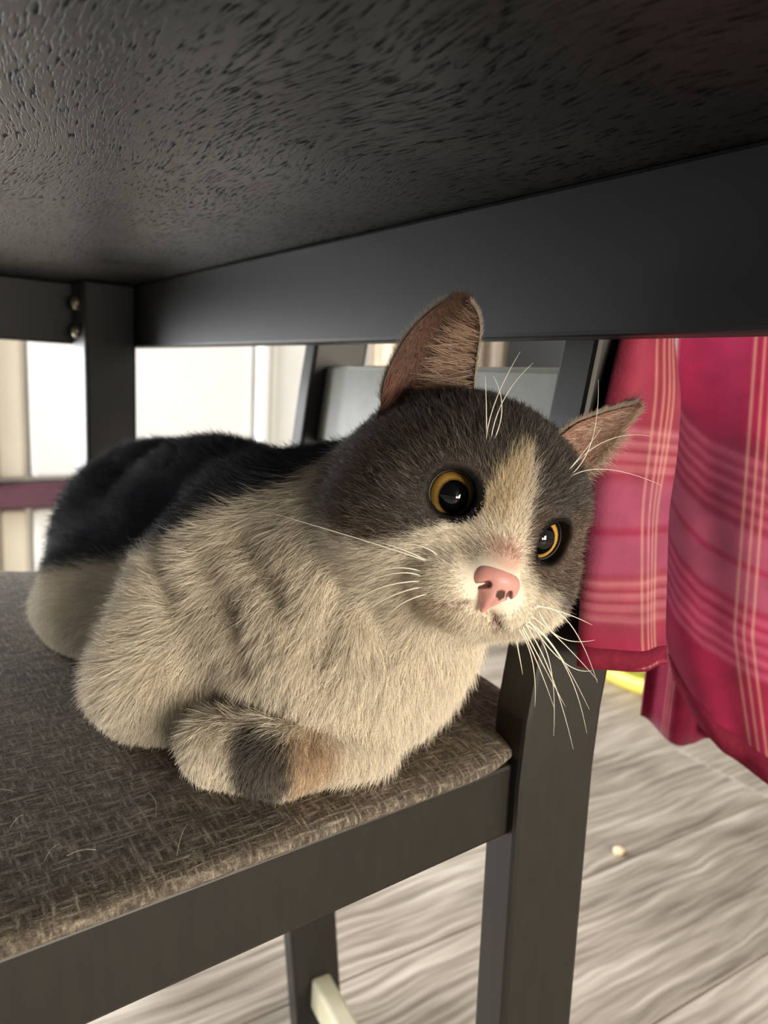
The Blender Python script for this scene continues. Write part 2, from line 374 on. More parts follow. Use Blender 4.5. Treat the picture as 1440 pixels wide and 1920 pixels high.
# ------------------------------------------------------------------ pink plaid shirt over the chair back
shirt = thing('plaid_shirt', 'pink plaid cotton shirt draped over the chair back', 'shirt', (.40, .22, .36))
def spart(name, me, m, th=.0012):
    me.transform(Matrix.Translation(-shirt.location)); o = obj(name, me, m, shirt)
    if th: s = o.modifiers.new('thick', 'SOLIDIFY'); s.thickness = th
    return o
def curve(pts, t):
    pts = np.array(pts, float); s = np.linspace(0, 1, len(pts)) if pts.shape[1] == 3 else pts[:, 3]
    return np.stack([np.interp(t, s, pts[:, k]) for k in range(3)], -1)
def smooth1(P, it=6):
    for _ in range(it): P[1:-1] = (P[:-2]+2*P[1:-1]+P[2:])/4
    return P
# sleeve: a flattened tube that hangs outside the near post
nv, nu = 90, 64; tv = np.linspace(0, 1, nv)
Lc = smooth1(curve([(.330, .186, .93, 0), (.292, .186, .76, .38), (.2550, .1875, .6375, .66), (.250, .1865, .618, .71), (.242, .185, .577, .81), (.238, .181, .535, .905), (.2365, .178, .501, 1)], tv), 3)
Rc = smooth1(curve([(.372, .184, .93, 0), (.330, .184, .76, .38), (.284, .186, .640, .66), (.295, .185, .611, .72), (.293, .183, .582, .79), (.286, .180, .562, .84), (.288, .175, .506, .965), (.291, .174, .494, 1)], tv), 3)
P = np.zeros((nv, nu, 3)); U = np.zeros((nv, nu, 2))
for i in range(nv):
    a = np.linspace(0, 2*np.pi, nu, endpoint=False); c = (Lc[i]+Rc[i])/2; h = (Rc[i]-Lc[i])/2
    d = np.cross(h, (0, 0, 1)); d /= np.linalg.norm(d)
    th = .0065+.0015*np.sin(tv[i]*7)
    fold = .0010*np.sin(3*a+tv[i]*9)+.0008*np.sin(5*a-tv[i]*6)
    P[i] = c+np.cos(a)[:, None]*h+(np.sin(a)*th+fold)[:, None]*d
    U[i, :, 0] = (np.cos(a)+1)/2; U[i, :, 1] = tv[i]
me = grid_mesh('sleeve', P, True, U)
t0 = .60
SV = [(0, PK), (.655, PK)]
SV = [(0, PK), (.745, PK)]+group(.755, .805, 4, PK, LN)+[(.815, MV), (.852, MV), (.858, CR), (.864, MV), (.895, MV)]+group(.90, .95, 4, PK, LN)+[(.955, PK), (.985, CR), (1, CR)]
K0 = (0, 0, 0); CM = srgb(206, 172, 140)
SU = [(0, K0), (.50, K0)]+[(.53, CM), (.56, K0), (.60, K0), (.63, CM), (.66, K0), (.68, K0), (.71, CM), (.74, K0), (.80, CM), (.83, K0), (1, K0)]
M['plaid_sleeve'] = plaid('pink_plaid_sleeve', SV, SU, .32)
sl = spart('sleeve', me, M['plaid_sleeve'])
# cuff hem of the sleeve
ch = grid_mesh('cuff_hem', np.stack([P[-3]+(P[-3]-P[-3].mean(0))*.008, P[-2]+(P[-2]-P[-2].mean(0))*.010, P[-1]+(P[-1]-P[-1].mean(0))*.008+np.array((0, 0, -.001))]), True)
ch.transform(Matrix.Translation(-shirt.location))
M['hem'] = noisy('crimson_hem', srgb(100, 20, 42), srgb(116, 28, 50), (300, 300, 300), .85, .15, .2)
hh = obj('cuff_hem', ch, M['hem'], sl); q = hh.modifiers.new('thick', 'SOLIDIFY'); q.thickness = .0012
# body panel hanging down behind the chair
nv, nu = 100, 90; tv = np.linspace(0, 1, nv); tu = np.linspace(0, 1, nu)
P = np.zeros((nv, nu, 3)); U = np.zeros((nv, nu, 2))
hemz = .463+(-.062)*np.clip(tu/.12, 0, 1)**1.5+(-.045)*np.clip((tu-.1)/.5, 0, 1)**.8-.03*np.clip((tu-.5)/.5, 0, 1)
hemz = np.interp(tu, [0, .05, .12, .2, .35, .6, 1.0], [.43, .408, .392, .384, .370, .350, .335])
for i, t in enumerate(tv):
    z = .95+(hemz-.95)*t
    y = .272-.25*tu
    x = .425+.26*tu*.42
    x = .407+.085*tu+.012*np.clip((z-.45)/.3, 0, 1)*1.0
    y = .262-.165*tu+.018*np.clip((z-.45)/.2, -.3, 1)
    lo_ = np.clip((.47-z)/.09, 0, 1); x = x+.010+.018*lo_*(1-tu); y = y-.008-.014*lo_*(1-tu)
    fold = .006*np.sin(tu*16+2*t)+.004*np.sin(tu*29-4*t)*t
    P[i, :, 0] = x+fold*.7; P[i, :, 1] = y+fold*.5; P[i, :, 2] = z
    U[i, :, 0] = tu; U[i, :, 1] = t
me = grid_mesh('body_panel', P, False, U)
BV = [(0, CR), (.63, CR)]+group(.65, .725, 5, srgb(118, 28, 58), srgb(150, 66, 88))+[(.735, MV), (.762, MV), (.768, CR), (.774, MV), (.805, MV)]+group(.812, .885, 5, CR, srgb(166, 72, 102))+[(.90, CR)]
BV = BV[:32]
BU = [(0, srgb(190, 140, 130)), (.010, K0), (.225, K0), (.231, CM), (.237, K0), (.250, K0), (.256, CM), (.262, K0), (.275, K0), (.281, CM), (.287, K0), (.8, K0), (.81, CM), (.82, K0), (1, K0)]
M['plaid_body'] = plaid('pink_plaid_body', BV, BU, .4)
bp = spart('body_panel', me, M['plaid_body'])
he = np.stack([P[-4], P[-1]+np.array((0, 0, -.0006))]); he = np.stack([he[0]+(.0, -.0010, 0), he[1]+(0, -.0010, 0)])
hm = grid_mesh('hem', he); hm.transform(Matrix.Translation(-shirt.location)); q = obj('hem', hm, M['hem'], bp).modifiers.new('thick', 'SOLIDIFY'); q.thickness = .0035; q.offset = 0
# inner front panel, lower and further back
P = np.zeros((50, 40, 3)); U = np.zeros((50, 40, 2)); tu = np.linspace(0, 1, 40)
for i, t in enumerate(np.linspace(0, 1, 50)):
    zb = np.interp(tu, [0, .4, .55, .8, 1], [.366, .355, .352, .362, .372]); z = .95+(zb-.95)*t
    fold = .010*np.sin(tu*11+1)*(.4+.6*t)
    P[i, :, 0] = .478+.045*tu+fold*.9; P[i, :, 1] = .300-.06*tu+fold*.6; P[i, :, 2] = z; U[i, :, 0] = tu; U[i, :, 1] = t
spart('inner_panel', grid_mesh('inner_panel', P, False, U), M['plaid_body'])
# yoke over the top rail
P = np.zeros((24, 50, 3)); U = np.zeros((24, 50, 2)); tu = np.linspace(0, 1, 50)
for i, t in enumerate(np.linspace(0, 1, 24)):
    ang = math.pi*t
    P[i, :, 0] = .40-.085*math.cos(ang); P[i, :, 2] = .955+.03*math.sin(ang)+.004*np.sin(tu*12)
    P[i, :, 1] = .16+.20*tu; P[i, :, 0] += .0; U[i, :, 0] = tu; U[i, :, 1] = .2+.2*t
spart('yoke', grid_mesh('yoke', P, False, U), M['plaid_body'])

# ------------------------------------------------------------------ things on the floor
ty = thing('pet_tray', 'yellow round tray with green inside on the floor behind the shirt', 'tray', (1.468, 0.858, 0))
obj('rim', lathe('rim', [(.155, .0), (.178, .002), (.188, .02), (.186, .034), (.176, .038), (.166, .032), (.158, .012), (.15, .006)], 64), M['yellow'], ty)
obj('base', lathe('base', [(0, .002), (.12, .003), (.157, .004)], 48), M['green'], ty)
bm = bmesh.new(); bmesh.ops.create_icosphere(bm, subdivisions=3, radius=.008)
for v in bm.verts: v.co = Vector((v.co.x*1.0, v.co.y*.8, v.co.z*.62))*(1+.12*math.sin(v.co.x*700)*math.cos(v.co.y*500)); v.co.z = max(v.co.z, -.004)
kb = tag(obj('cat_biscuit', bm_mesh('cat_biscuit', bm, True), M['kibble']), 'small pale biscuit crumb lying on the grey floor', 'biscuit'); kb.location = (.81, .516, .004)
# loose hairs on the seat
lhv = []
for k in range(16):
    a0 = random.uniform(-.26, -.02); b0 = near_b(a0)+random.uniform(.012, .11); an = random.uniform(0, 6.28); L = random.uniform(.008, .02); bend = random.uniform(-.6, .6)
    P = []
    for i in range(7):
        t = i/6; q = an+bend*t; c = np.array([*cw(a0+L*t*math.cos(q), b0+L*t*math.sin(q)), .4592+.0012*math.sin(3.1*t)])
        P.append([c+np.array((.00006*math.cos(w), .00006*math.sin(w)*.5, .00006*math.sin(w))) for w in (0, 2.09, 4.19)])
    lhv.append(np.array(P))
vv = np.concatenate([p.reshape(-1, 3) for p in lhv]); ff = []
for k in range(len(lhv)):
    for i in range(6):
        for j in range(3): ff.append((k*21+i*3+j, k*21+i*3+(j+1) % 3, k*21+(i+1)*3+(j+1) % 3, k*21+(i+1)*3+j))
M['loose'] = noisy('loose_white_hair', srgb(214, 204, 188), srgb(226, 218, 204), (50, 50, 50), .5, .4, 0)
tag(obj('loose_hair', pydata('loose_hair', vv, ff, True), M['loose']), 'loose white hairs scattered on the woven seat', 'hair', kind='stuff')
#CAT#
# ------------------------------------------------------------------ the cat
cat = thing('cat', 'grey and white cat loafing on the chair seat', 'cat', (.15, .30, .457))
CL = np.array(cat.location)
HM = np.array([[0.853, -0.3329, -0.402], [-0.3585, -0.9334, 0.0122], [0.3793, -0.1337, 0.9156]])   # head axes: left, forward, up
HO = np.array([.188, .201, .560]); HS = .92
def h2w(p): return HO+HS*(np.asarray(p, float)@HM)
def w2h(p): return ((np.asarray(p)-HO)@HM.T)/HS
STEP = .0014
G0 = np.array([.020, .135, .4545]); G1 = np.array([.275, .53, .612])
gx, gy, gz = [np.arange(G0[i], G1[i], STEP, dtype=np.float32) for i in range(3)]
Fd = np.full((len(gx), len(gy), len(gz)), .04, np.float32)
class Field:
    def __init__(s, xs, ys, zs, F): s.xs, s.ys, s.zs, s.F = xs, ys, zs, F
    def sub(s, lo, hi):
        sl = tuple(slice(max(0, np.searchsorted(a, l)), np.searchsorted(a, h)) for a, l, h in zip((s.xs, s.ys, s.zs), lo, hi))
        X, Y, Z = np.meshgrid(s.xs[sl[0]], s.ys[sl[1]], s.zs[sl[2]], indexing='ij'); return sl, np.stack([X, Y, Z], -1)
    def put(s, sl, d, k, op):
        a = s.F[sl]
        if op == 'sub': d = -d; a2 = -a; d2 = -d; h = np.maximum(k-np.abs(a-d), 0)/k; s.F[sl] = np.maximum(a, d)+h*h*k/4
        else: h = np.maximum(k-np.abs(a-d), 0)/k; s.F[sl] = np.minimum(a, d)-h*h*k/4
def ell_d(p, r):
    k0 = np.linalg.norm(p/r, axis=-1); k1 = np.linalg.norm(p/(r*r), axis=-1)+1e-9; return (k0*(k0-1)/k1).astype(np.float32)
def cone_d(p, a, b, ra, rb):
    ab = b-a; t = np.clip(((p-a)@ab)/(ab@ab), 0, 1); return (np.linalg.norm(p-a-t[..., None]*ab, axis=-1)-(ra+(rb-ra)*t)).astype(np.float32)
def w_ell(F, c, r, k=.015, op='add', rot=None):
    c = np.array(c, np.float32); r = np.array(r, np.float32); m = r.max()+k+.012
    sl, p = F.sub(c-m, c+m); p = p-c
    if rot is not None: p = p@rot.T
    F.put(sl, ell_d(p, r), k, op)
def w_cone(F, a, b, ra, rb, k=.012, op='add'):
    a = np.array(a, np.float32); b = np.array(b, np.float32); m = max(ra, rb)+k+.012
    sl, p = F.sub(np.minimum(a, b)-m, np.maximum(a, b)+m); F.put(sl, cone_d(p, a, b, ra, rb), k, op)
HMf = HM.astype(np.float32)
def h_ell(F, c, r, k=.012, op='add'): w_ell(F, h2w(c), np.array(r)*HS, k*HS, op, HMf)
def h_cone(F, a, b, ra, rb, k=.01, op='add'): w_cone(F, h2w(a), h2w(b), ra*HS, rb*HS, k*HS, op)
BF = Field(gx, gy, gz, Fd)
# trunk
w_ell(BF, (.174, .266, .512), (.054, .056, .058), .02)
w_cone(BF, (.176, .29, .512), (.160, .36, .509), .057, .055, .02)
w_cone(BF, (.162, .36, .509), (.158, .435, .506), .055, .058, .02)
w_ell(BF, (.158, .44, .502), (.060, .062, .056), .02)
w_ell(BF, (.124, .392, .488), (.046, .050, .042), .016)        # near thigh
w_ell(BF, (.195, .405, .492), (.044, .058, .046), .016)        # far thigh
w_ell(BF, (.140, .285, .512), (.040, .042, .050), .012)        # near shoulder
w_ell(BF, (.205, .285, .510), (.036, .042, .046), .014)
w_cone(BF, (.150, .300, .548), (.158, .37, .548), .016, .018, .03)   # shoulder blade ridge
w_ell(BF, (.168, .238, .506), (.050, .038, .046), .020)        # breast
w_cone(BF, (.182, .262, .530), (.189, .215, .556), .046, .042, .022)  # neck
# near foreleg (upper arm, folded paw)
w_cone(BF, (.124, .300, .508), (.101, .288, .483), .033, .027, .012)
w_cone(BF, (.098, .287, .480), (.110, .272, .476), .0235, .0175, .005)
# other foreleg lying in front of the breast
w_cone(BF, (.1055, .2375, .4720), (.122, .2215, .4720), .0132, .0140, .003)
w_cone(BF, (.122, .2215, .4720), (.156, .2190, .4735), .0140, .0150, .004)
w_ell(BF, (.100, .415, .474), (.022, .036, .020), .010)         # near hind foot
# head
h_ell(BF, (0, -.010, .008), (.0475, .046, .041), .02)
h_ell(BF, (0, .006, .022), (.036, .030, .022), .014)
for s in (-1, 1):
    h_ell(BF, (s*.029, .004, -.013), (.023, .027, .022), .014)        # cheek
    h_ell(BF, (s*.019, .017, .018), (.013, .012, .010), .010)        # brow
    h_ell(BF, (s*.0105, .0355, -.0215), (.0128, .0125, .0105), .006)    # whisker pad
h_ell(BF, (0, .0305, -.0295), (.0125, .0125, .0085), .005)             # chin
h_cone(BF, (0, .020, .020), (0, .041, -.009), .0125, .0082, .010)        # bridge
h_ell(BF, (0, .043, -.0125), (.0075, .0065, .006), .005)
MOUTH = []
for s in (-1, 1): MOUTH += [((0, .0495, -.0190), (0, .0480, -.0235)), ((0, .0480, -.0235), (s*.007, .0455, -.0268)), ((s*.007, .0455, -.0268), (s*.0145, .0405, -.0280))]
for a, b in MOUTH: h_cone(BF, a, b, .0012, .0010, .0025, 'sub')
EYE = {}
for s in (-1, 1):
    c = np.array([s*.0195, .0195, .007]); ax = np.array([s*.22, 1., .06]); ax /= np.linalg.norm(ax)
    if s == -1: ax = np.array([-.26, 1., .05]); ax /= np.linalg.norm(ax)
    EYE[s] = (c, ax)
    h_ell(BF, c, (.0128,)*3, .006)
    h_ell(BF, c+ax*.0098, (.0092,)*3, .0012, 'sub')
for a, b in [((0.1118, 0.2636, 0.5382), (0.1155, 0.2467, 0.525)), ((0.1155, 0.2467, 0.525), (0.1161, 0.2369, 0.507)), ((0.1251, 0.2537, 0.5477), (0.1258, 0.2324, 0.5358)), ((0.1258, 0.2324, 0.5358), (0.1254, 0.2207, 0.5209)), ((0.14, 0.2106, 0.5337), (0.1341, 0.211, 0.5185)), ((0.1341, 0.211, 0.5185), (0.1319, 0.21, 0.5052)), ((0.1006, 0.2857, 0.5321), (0.1019, 0.2714, 0.5223)), ((0.1483, 0.2021, 0.5289), (0.1537, 0.1988, 0.517))]:
    w_cone(BF, a, b, .0022, .0020, .010, 'sub')       # folds in the flank
# seat contact
sl, p = BF.sub((0, 0, .45), (1, 1, .462)); BF.put(sl, p[..., 2]-np.float32(.4585), .002, 'sub') if False else None
BF.F[...] = np.maximum(BF.F, (np.float32(.4583)-gz)[None, None, :])

def surface_nets(xs, ys, zs, F):
    c = [F[i:F.shape[0]-1+i, j:F.shape[1]-1+j, k:F.shape[2]-1+k] for i in (0, 1) for j in (0, 1) for k in (0, 1)]
    neg = F < 0; cnt = np.zeros(c[0].shape, np.int8)
    for i in (0, 1):
        for j in (0, 1):
            for k in (0, 1): cnt += neg[i:F.shape[0]-1+i, j:F.shape[1]-1+j, k:F.shape[2]-1+k]
    act = (cnt > 0) & (cnt < 8); I = np.argwhere(act); idx = np.full(act.shape, -1, np.int32); idx[act] = np.arange(len(I))
    V = np.stack([x[act] for x in c], 1)
    cor = np.array([(i, j, k) for i in (0, 1) for j in (0, 1) for k in (0, 1)], float)
    S = np.zeros((len(I), 3)); n = np.zeros(len(I))
    for a in range(8):
        for b in range(a+1, 8):
            if np.abs(cor[a]-cor[b]).sum() != 1: continue
            m = (V[:, a] < 0) != (V[:, b] < 0); t = V[m, a]/(V[m, a]-V[m, b]); S[m] += cor[a]+t[:, None]*(cor[b]-cor[a]); n[m] += 1
    st = xs[1]-xs[0]; P = np.array([xs[0], ys[0], zs[0]])+(I+S/n[:, None])*st
    Q = []
    for ax in range(3):
        u, v = (ax+1) % 3, (ax+2) % 3
        A = [slice(None)]*3; B = [slice(None)]*3; A[ax] = slice(0, -1); B[ax] = slice(1, None)
        ch = neg[tuple(A)] != neg[tuple(B)]; E = np.argwhere(ch)
        E = E[(E[:, u] > 0) & (E[:, v] > 0) & (E[:, u] < act.shape[u]) & (E[:, v] < act.shape[v])]
        fl = neg[tuple(E.T)]
        o = []
        for du, dv in ((-1, -1), (0, -1), (0, 0), (-1, 0)):
            e = E.copy(); e[:, u] += du; e[:, v] += dv; o.append(idx[tuple(e.T)])
        q = np.stack(o, 1); q[~fl] = q[~fl][:, ::-1]; Q.append(q)
    return P, np.concatenate(Q)
PV, PQ = surface_nets(gx, gy, gz, BF.F)
# relax a little
def relax(P, Q, it, lam=.5):
    a = np.concatenate([Q[:, [0, 1]], Q[:, [1, 2]], Q[:, [2, 3]], Q[:, [3, 0]]]); a = np.concatenate([a, a[:, ::-1]])
    n = np.bincount(a[:, 0], minlength=len(P)).astype(float)[:, None]+1e-9
    for _ in range(it):
        s = np.stack([np.bincount(a[:, 0], P[a[:, 1], k], len(P)) for k in range(3)], 1); P = P+lam*(s/n-P)
    return P
PV = relax(PV, PQ, 2)
# ears: cupped shells joined to the body mesh
EAR = {-1: ([(-0.0503, -0.0103, 0.02), (-0.0535, -0.011, 0.0319), (-0.054, -0.0108, 0.0452), (-0.0529, -0.0101, 0.0574), (-0.0497, -0.0086, 0.0684), (-0.0455, -0.0066, 0.0763)],
            [(-0.0177, 0.0015, 0.0435), (-0.0219, 0.0003, 0.0501), (-0.0254, -0.0008, 0.0601), (-0.0287, -0.0018, 0.0702), (-0.0324, -0.0028, 0.0765), (-0.0371, -0.0041, 0.0797)], (.25, -1., -.1), .017),
       1: ([(0.03, 0.0085, 0.0307), (0.0338, 0.0126, 0.0376), (0.036, 0.0161, 0.0465), (0.0363, 0.0191, 0.0545), (0.0361, 0.0219, 0.0622), (0.0357, 0.0247, 0.0696)],
           [(0.0108, 0.0179, 0.0373), (0.0127, 0.0182, 0.0444), (0.0166, 0.0192, 0.0529), (0.0225, 0.0208, 0.0597), (0.0287, 0.0225, 0.0656), (0.0347, 0.0243, 0.0704)], (-.35, -1., .15), .007)}
def catmull(P, n):
    P = np.array(P, float); P = np.vstack([2*P[0]-P[1], P, 2*P[-1]-P[-2]]); m = len(P)-3; o = []
    for x in np.linspace(0, m-1e-6, n):
        i = int(x); t = x-i; p0, p1, p2, p3 = P[i:i+4]
        o.append(.5*((2*p1)+(-p0+p2)*t+(2*p0-5*p1+4*p2-p3)*t*t+(-p0+3*p1-3*p2+p3)*t**3))
    return np.array(o)
ear_grid = {}
allV = [PV]; allF = [list(map(tuple, PQ.tolist()))]; base_n = len(PV); ear_face_ranges = []
nf_body = len(PQ)
for s in (-1, 1):
    ou, inn, bd, dep = EAR[s]; nt_, nu_ = 40, 33
    A = catmull(ou, nt_); B = catmull(inn, nt_)
    # carry the shell down into the skull
    down = np.array([(0, -.002, -.012)]); 
    bd = np.array(bd)/np.linalg.norm(bd); t = np.linspace(0, 1, nt_); u = np.linspace(-1, 1, nu_)
    dd = dep*np.sqrt(np.clip(1-t**1.6, 0, 1))*(.55+.45*np.clip(1-t, 0, 1))
    G = A[:, None]*(1-(u+1)[None, :, None]/2)+B[:, None]*((u+1)[None, :, None]/2)
    G = G+(dd[:, None]*(1-np.abs(u)**2.4)[None])[..., None]*bd
    if s == -1: G = G+(np.clip((t-.75)/.25, 0, 1)**2)[:, None, None]*((1-u**2)*.0034)[None, :, None]*np.array((-.12, 0, .99))
    if s == -1:   # fold on the outer edge low down
        G[:, :6] += (np.exp(-((t-.12)/.14)**2)*.004)[:, None, None]*np.array((.3, .9, 0))*np.linspace(1, 0, 6)[None, :, None]
    lower = np.stack([G[0]+np.array((0, -.004, -.010))*k for k in (1.6, .8)]); G = np.concatenate([lower, G])
    ear_grid[s] = G
    thick = .0016*np.minimum(1, (1-np.abs(u))*6+.15)[None, :, None]*np.minimum(1, (1-np.r_[-.2, -.1, t])*6+.1)[:, None, None]
    Gb = G+bd*thick
    nn = G.shape[0]; v = h2w(np.concatenate([G.reshape(-1, 3), Gb.reshape(-1, 3)])); m = nn*nu_; f = []
    for i in range(nn-1):
        for j in range(nu_-1):
            a, b, c, d = i*nu_+j, i*nu_+j+1, (i+1)*nu_+j+1, (i+1)*nu_+j
            q1, q2 = (a, b, c, d), (m+d, m+c, m+b, m+a)
            if s == 1: q1, q2 = q1[::-1], q2[::-1]
            f += [q1, q2]
    for i in range(nn-1):
        for j in (0, nu_-1): a, b = i*nu_+j, (i+1)*nu_+j; f.append((a, b, m+b, m+a))
    for j in range(nu_-1): a, b = (nn-1)*nu_+j, (nn-1)*nu_+j+1; f.append((a, b, m+b, m+a))
    allF.append([tuple(x+base_n for x in q) for q in f]); allV.append(v); base_n += len(v)
V = np.concatenate(allV)
# ---- coat colours (linear) as a function of place
def sst(a, b, x): t = np.clip((x-a)/(b-a), 0, 1); return t*t*(3-2*t)
def vnoise(p, s, seed=0):
    p = p*s+seed*7.3
    return (np.sin(p[:, 0]*1.7+1.3*np.sin(p[:, 1]*1.1+.7))+np.sin(p[:, 1]*1.9+1.1*np.sin(p[:, 2]*1.3+1.9))+np.sin(p[:, 2]*1.6+1.2*np.sin(p[:, 0]*1.4+2.6)))/3
WH = np.array(srgb(236, 226, 208)); GY = np.array(srgb(76, 71, 68)); BR = np.array(srgb(104, 87, 72)); DK = np.array(srgb(66, 69, 78)); CRM = np.array(srgb(214, 196, 164)); BLK = np.array(srgb(20, 18, 17)); PINK = np.array(srgb(150, 118, 104)); ORG = np.array(srgb(168, 132, 92))
def mixc(a, b, t): return a*(1-t[:, None])+b*t[:, None]
def headw(p, h): return sst(1.28, 1.12, np.linalg.norm((h-np.array((0, 0, 0)))/np.array((.050, .056, .046)), axis=1))
def coat(p):
    h = w2h(p); n1 = vnoise(p, 260, 1); n2 = vnoise(p, 600, 2); n3 = vnoise(p, 90, 3)
    hw = headw(p, h); hw = np.maximum(hw, (h[:, 2] > .03)*1.)
    # trunk
    e = (p[:, 2]-.5377)+(p[:, 0]-.105)*-.10-np.interp(p[:, 1], [.24, .26, .29, .353, .376, .42], [.0330, .0240, .0, -.0205, -.027, -.036])+n1*.0025+n2*.0015
    dark = sst(-.003, .005, e)*sst(.232, .246, p[:, 1]+.3*(p[:, 0]-.18)+n1*.003)
    c = mixc(np.tile(WH, (len(p), 1)), np.tile(DK, (len(p), 1)), dark)
    d1 = np.linalg.norm((p-np.array((.1115, .2140, .474)))/np.array((.0105, .013, .020)), axis=1)+n1*.12
    d2 = np.linalg.norm((p-np.array((.127, .206, .475)))/np.array((.0125, .012, .015)), axis=1)+n1*.12
    c = mixc(c, np.tile(ORG, (len(p), 1)), sst(1.3, .6, d2)*.7); c = mixc(c, np.tile(GY*.8, (len(p), 1)), sst(1.2, .75, d1)*.9)
    # head
    ax = np.abs(h[:, 0]+.0055); z = h[:, 2]; y = h[:, 1]
    hc = mixc(np.tile(GY, (len(p), 1)), np.tile(BR, (len(p), 1)), np.clip(.35+.5*n3+.25*n1, 0, .8)*sst(.035, .015, z))
    hc = mixc(hc, np.tile(GY*.55, (len(p), 1)), sst(.0, .6, n1)*.35)
    wb = np.interp(z, [-.02, -.004, .004, .012, .020, .027, .033, .037], [.03, .0160, .0112, .0092, .0070, .0040, .0010, -.004])
    blaze = sst(.0025, -.0015, ax-wb+n2*.0012)*sst(.005, .015, y)
    hx = np.abs(h[:, 0])
    bz = np.where(h[:, 0] < 0, np.interp(hx, [.012, .021, .032, .040, .049, .056], [-.003, -.0072, -.0150, -.0210, -.0240, -.0235]), np.interp(hx, [.012, .02, .03, .05], [-.003, -.007, -.009, -.016]))
    low = sst(.002, -.004, z-bz+n1*.0018+n2*.001)
    wm = np.maximum(blaze, low)
    wcol = mixc(np.tile(WH, (len(p), 1)), np.tile(CRM, (len(p), 1)), np.clip(sst(.000, .010, z)*sst(.001, -.007, h[:, 0])*.9, 0, 1))
    hc = mixc(hc, wcol, wm)
    # collar of white behind the head
    hc = mixc(hc, np.tile(WH, (len(p), 1)), sst(.001, -.004, y+.0100+1.3*(z+.0194)+n1*.001)*sst(.030, .018, z))
    for s in (-1, 1):
        ec, ea = EYE[s]; v = h-ec-np.array((-s*.0016, 0, -.0006)); al = v@ea; rr = np.linalg.norm(v-al[:, None]*ea, axis=1)
        hc = mixc(hc, np.tile(BLK, (len(p), 1)), sst(.0108, .0096, rr)*(al > 0))
        v = h-ec; al = v@ea; rr = np.linalg.norm(v-al[:, None]*ea, axis=1); hc = mixc(hc, np.tile(BLK, (len(p), 1)), sst(.0112, .0100, rr)*(al > 0)*.8)
        tc = ec+np.array((-s*.0098, .004, -.0082)); tl = np.linalg.norm((h-tc)/np.array((.0035, .01, .0052)), axis=1)
        hc = mixc(hc, np.tile(BLK, (len(p), 1)), sst(1.2, .8, tl)*.95)
    # grey smudge on top of the nose, tan lip and chin
    ns = np.linalg.norm((h-np.array((0, .047, -.0045)))/np.array((.009, .010, .007)), axis=1)
    hc = mixc(hc, np.tile(np.array(srgb(190, 140, 126)), (len(p), 1)), sst(1.2, .4, ns)*.7)
    cs = np.linalg.norm((h-np.array((-.012, .036, -.034)))/np.array((.012, .014, .006)), axis=1)
    hc = mixc(hc, np.tile(ORG, (len(p), 1)), sst(1.4, .3, cs)*.4)
    for a, b in MOUTH:
        a, b = np.array(a), np.array(b); t = np.clip(((h-a)@(b-a))/((b-a)@(b-a)), 0, 1); dm = np.linalg.norm(h-a-t[:, None]*(b-a), axis=1)
        hc = mixc(hc, np.tile(np.array(srgb(120, 80, 70)), (len(p), 1)), sst(.0022, .0012, dm)*.85)
    return c*(1-hw[:, None])+hc*hw[:, None]
col = coat(V)
nb = len(PV)
for s, st in ((-1, nb), (1, nb+len(allV[1]))):
    m = len(allV[1]) // 2
    col[st:st+m] = PINK*(.5 if s == -1 else 1.5); col[st+m:st+2*m] = GY*.5  # far ear skin coloured lighter to stand for the light it gets
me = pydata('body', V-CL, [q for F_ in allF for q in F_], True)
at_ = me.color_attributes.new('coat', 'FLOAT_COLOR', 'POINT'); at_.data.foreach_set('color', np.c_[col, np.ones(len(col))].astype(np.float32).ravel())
def coat_mat(name, attr, rough, mul=1., trans=0):
    m, nt, b = mat(name, (.5, .5, .5), rough, .12); a = N(nt, 'ShaderNodeAttribute'); a.attribute_name = attr
    lk(nt, a.outputs['Color'], b.inputs['Base Color'])
    return m
M['skin'] = coat_mat('cat_undercoat', 'coat', .9); M['fur'] = coat_mat('cat_fur', 'coat', .55)
body = obj('body', me, M['skin'], cat); tag(body, 'white body with dark grey back and grey face patches')
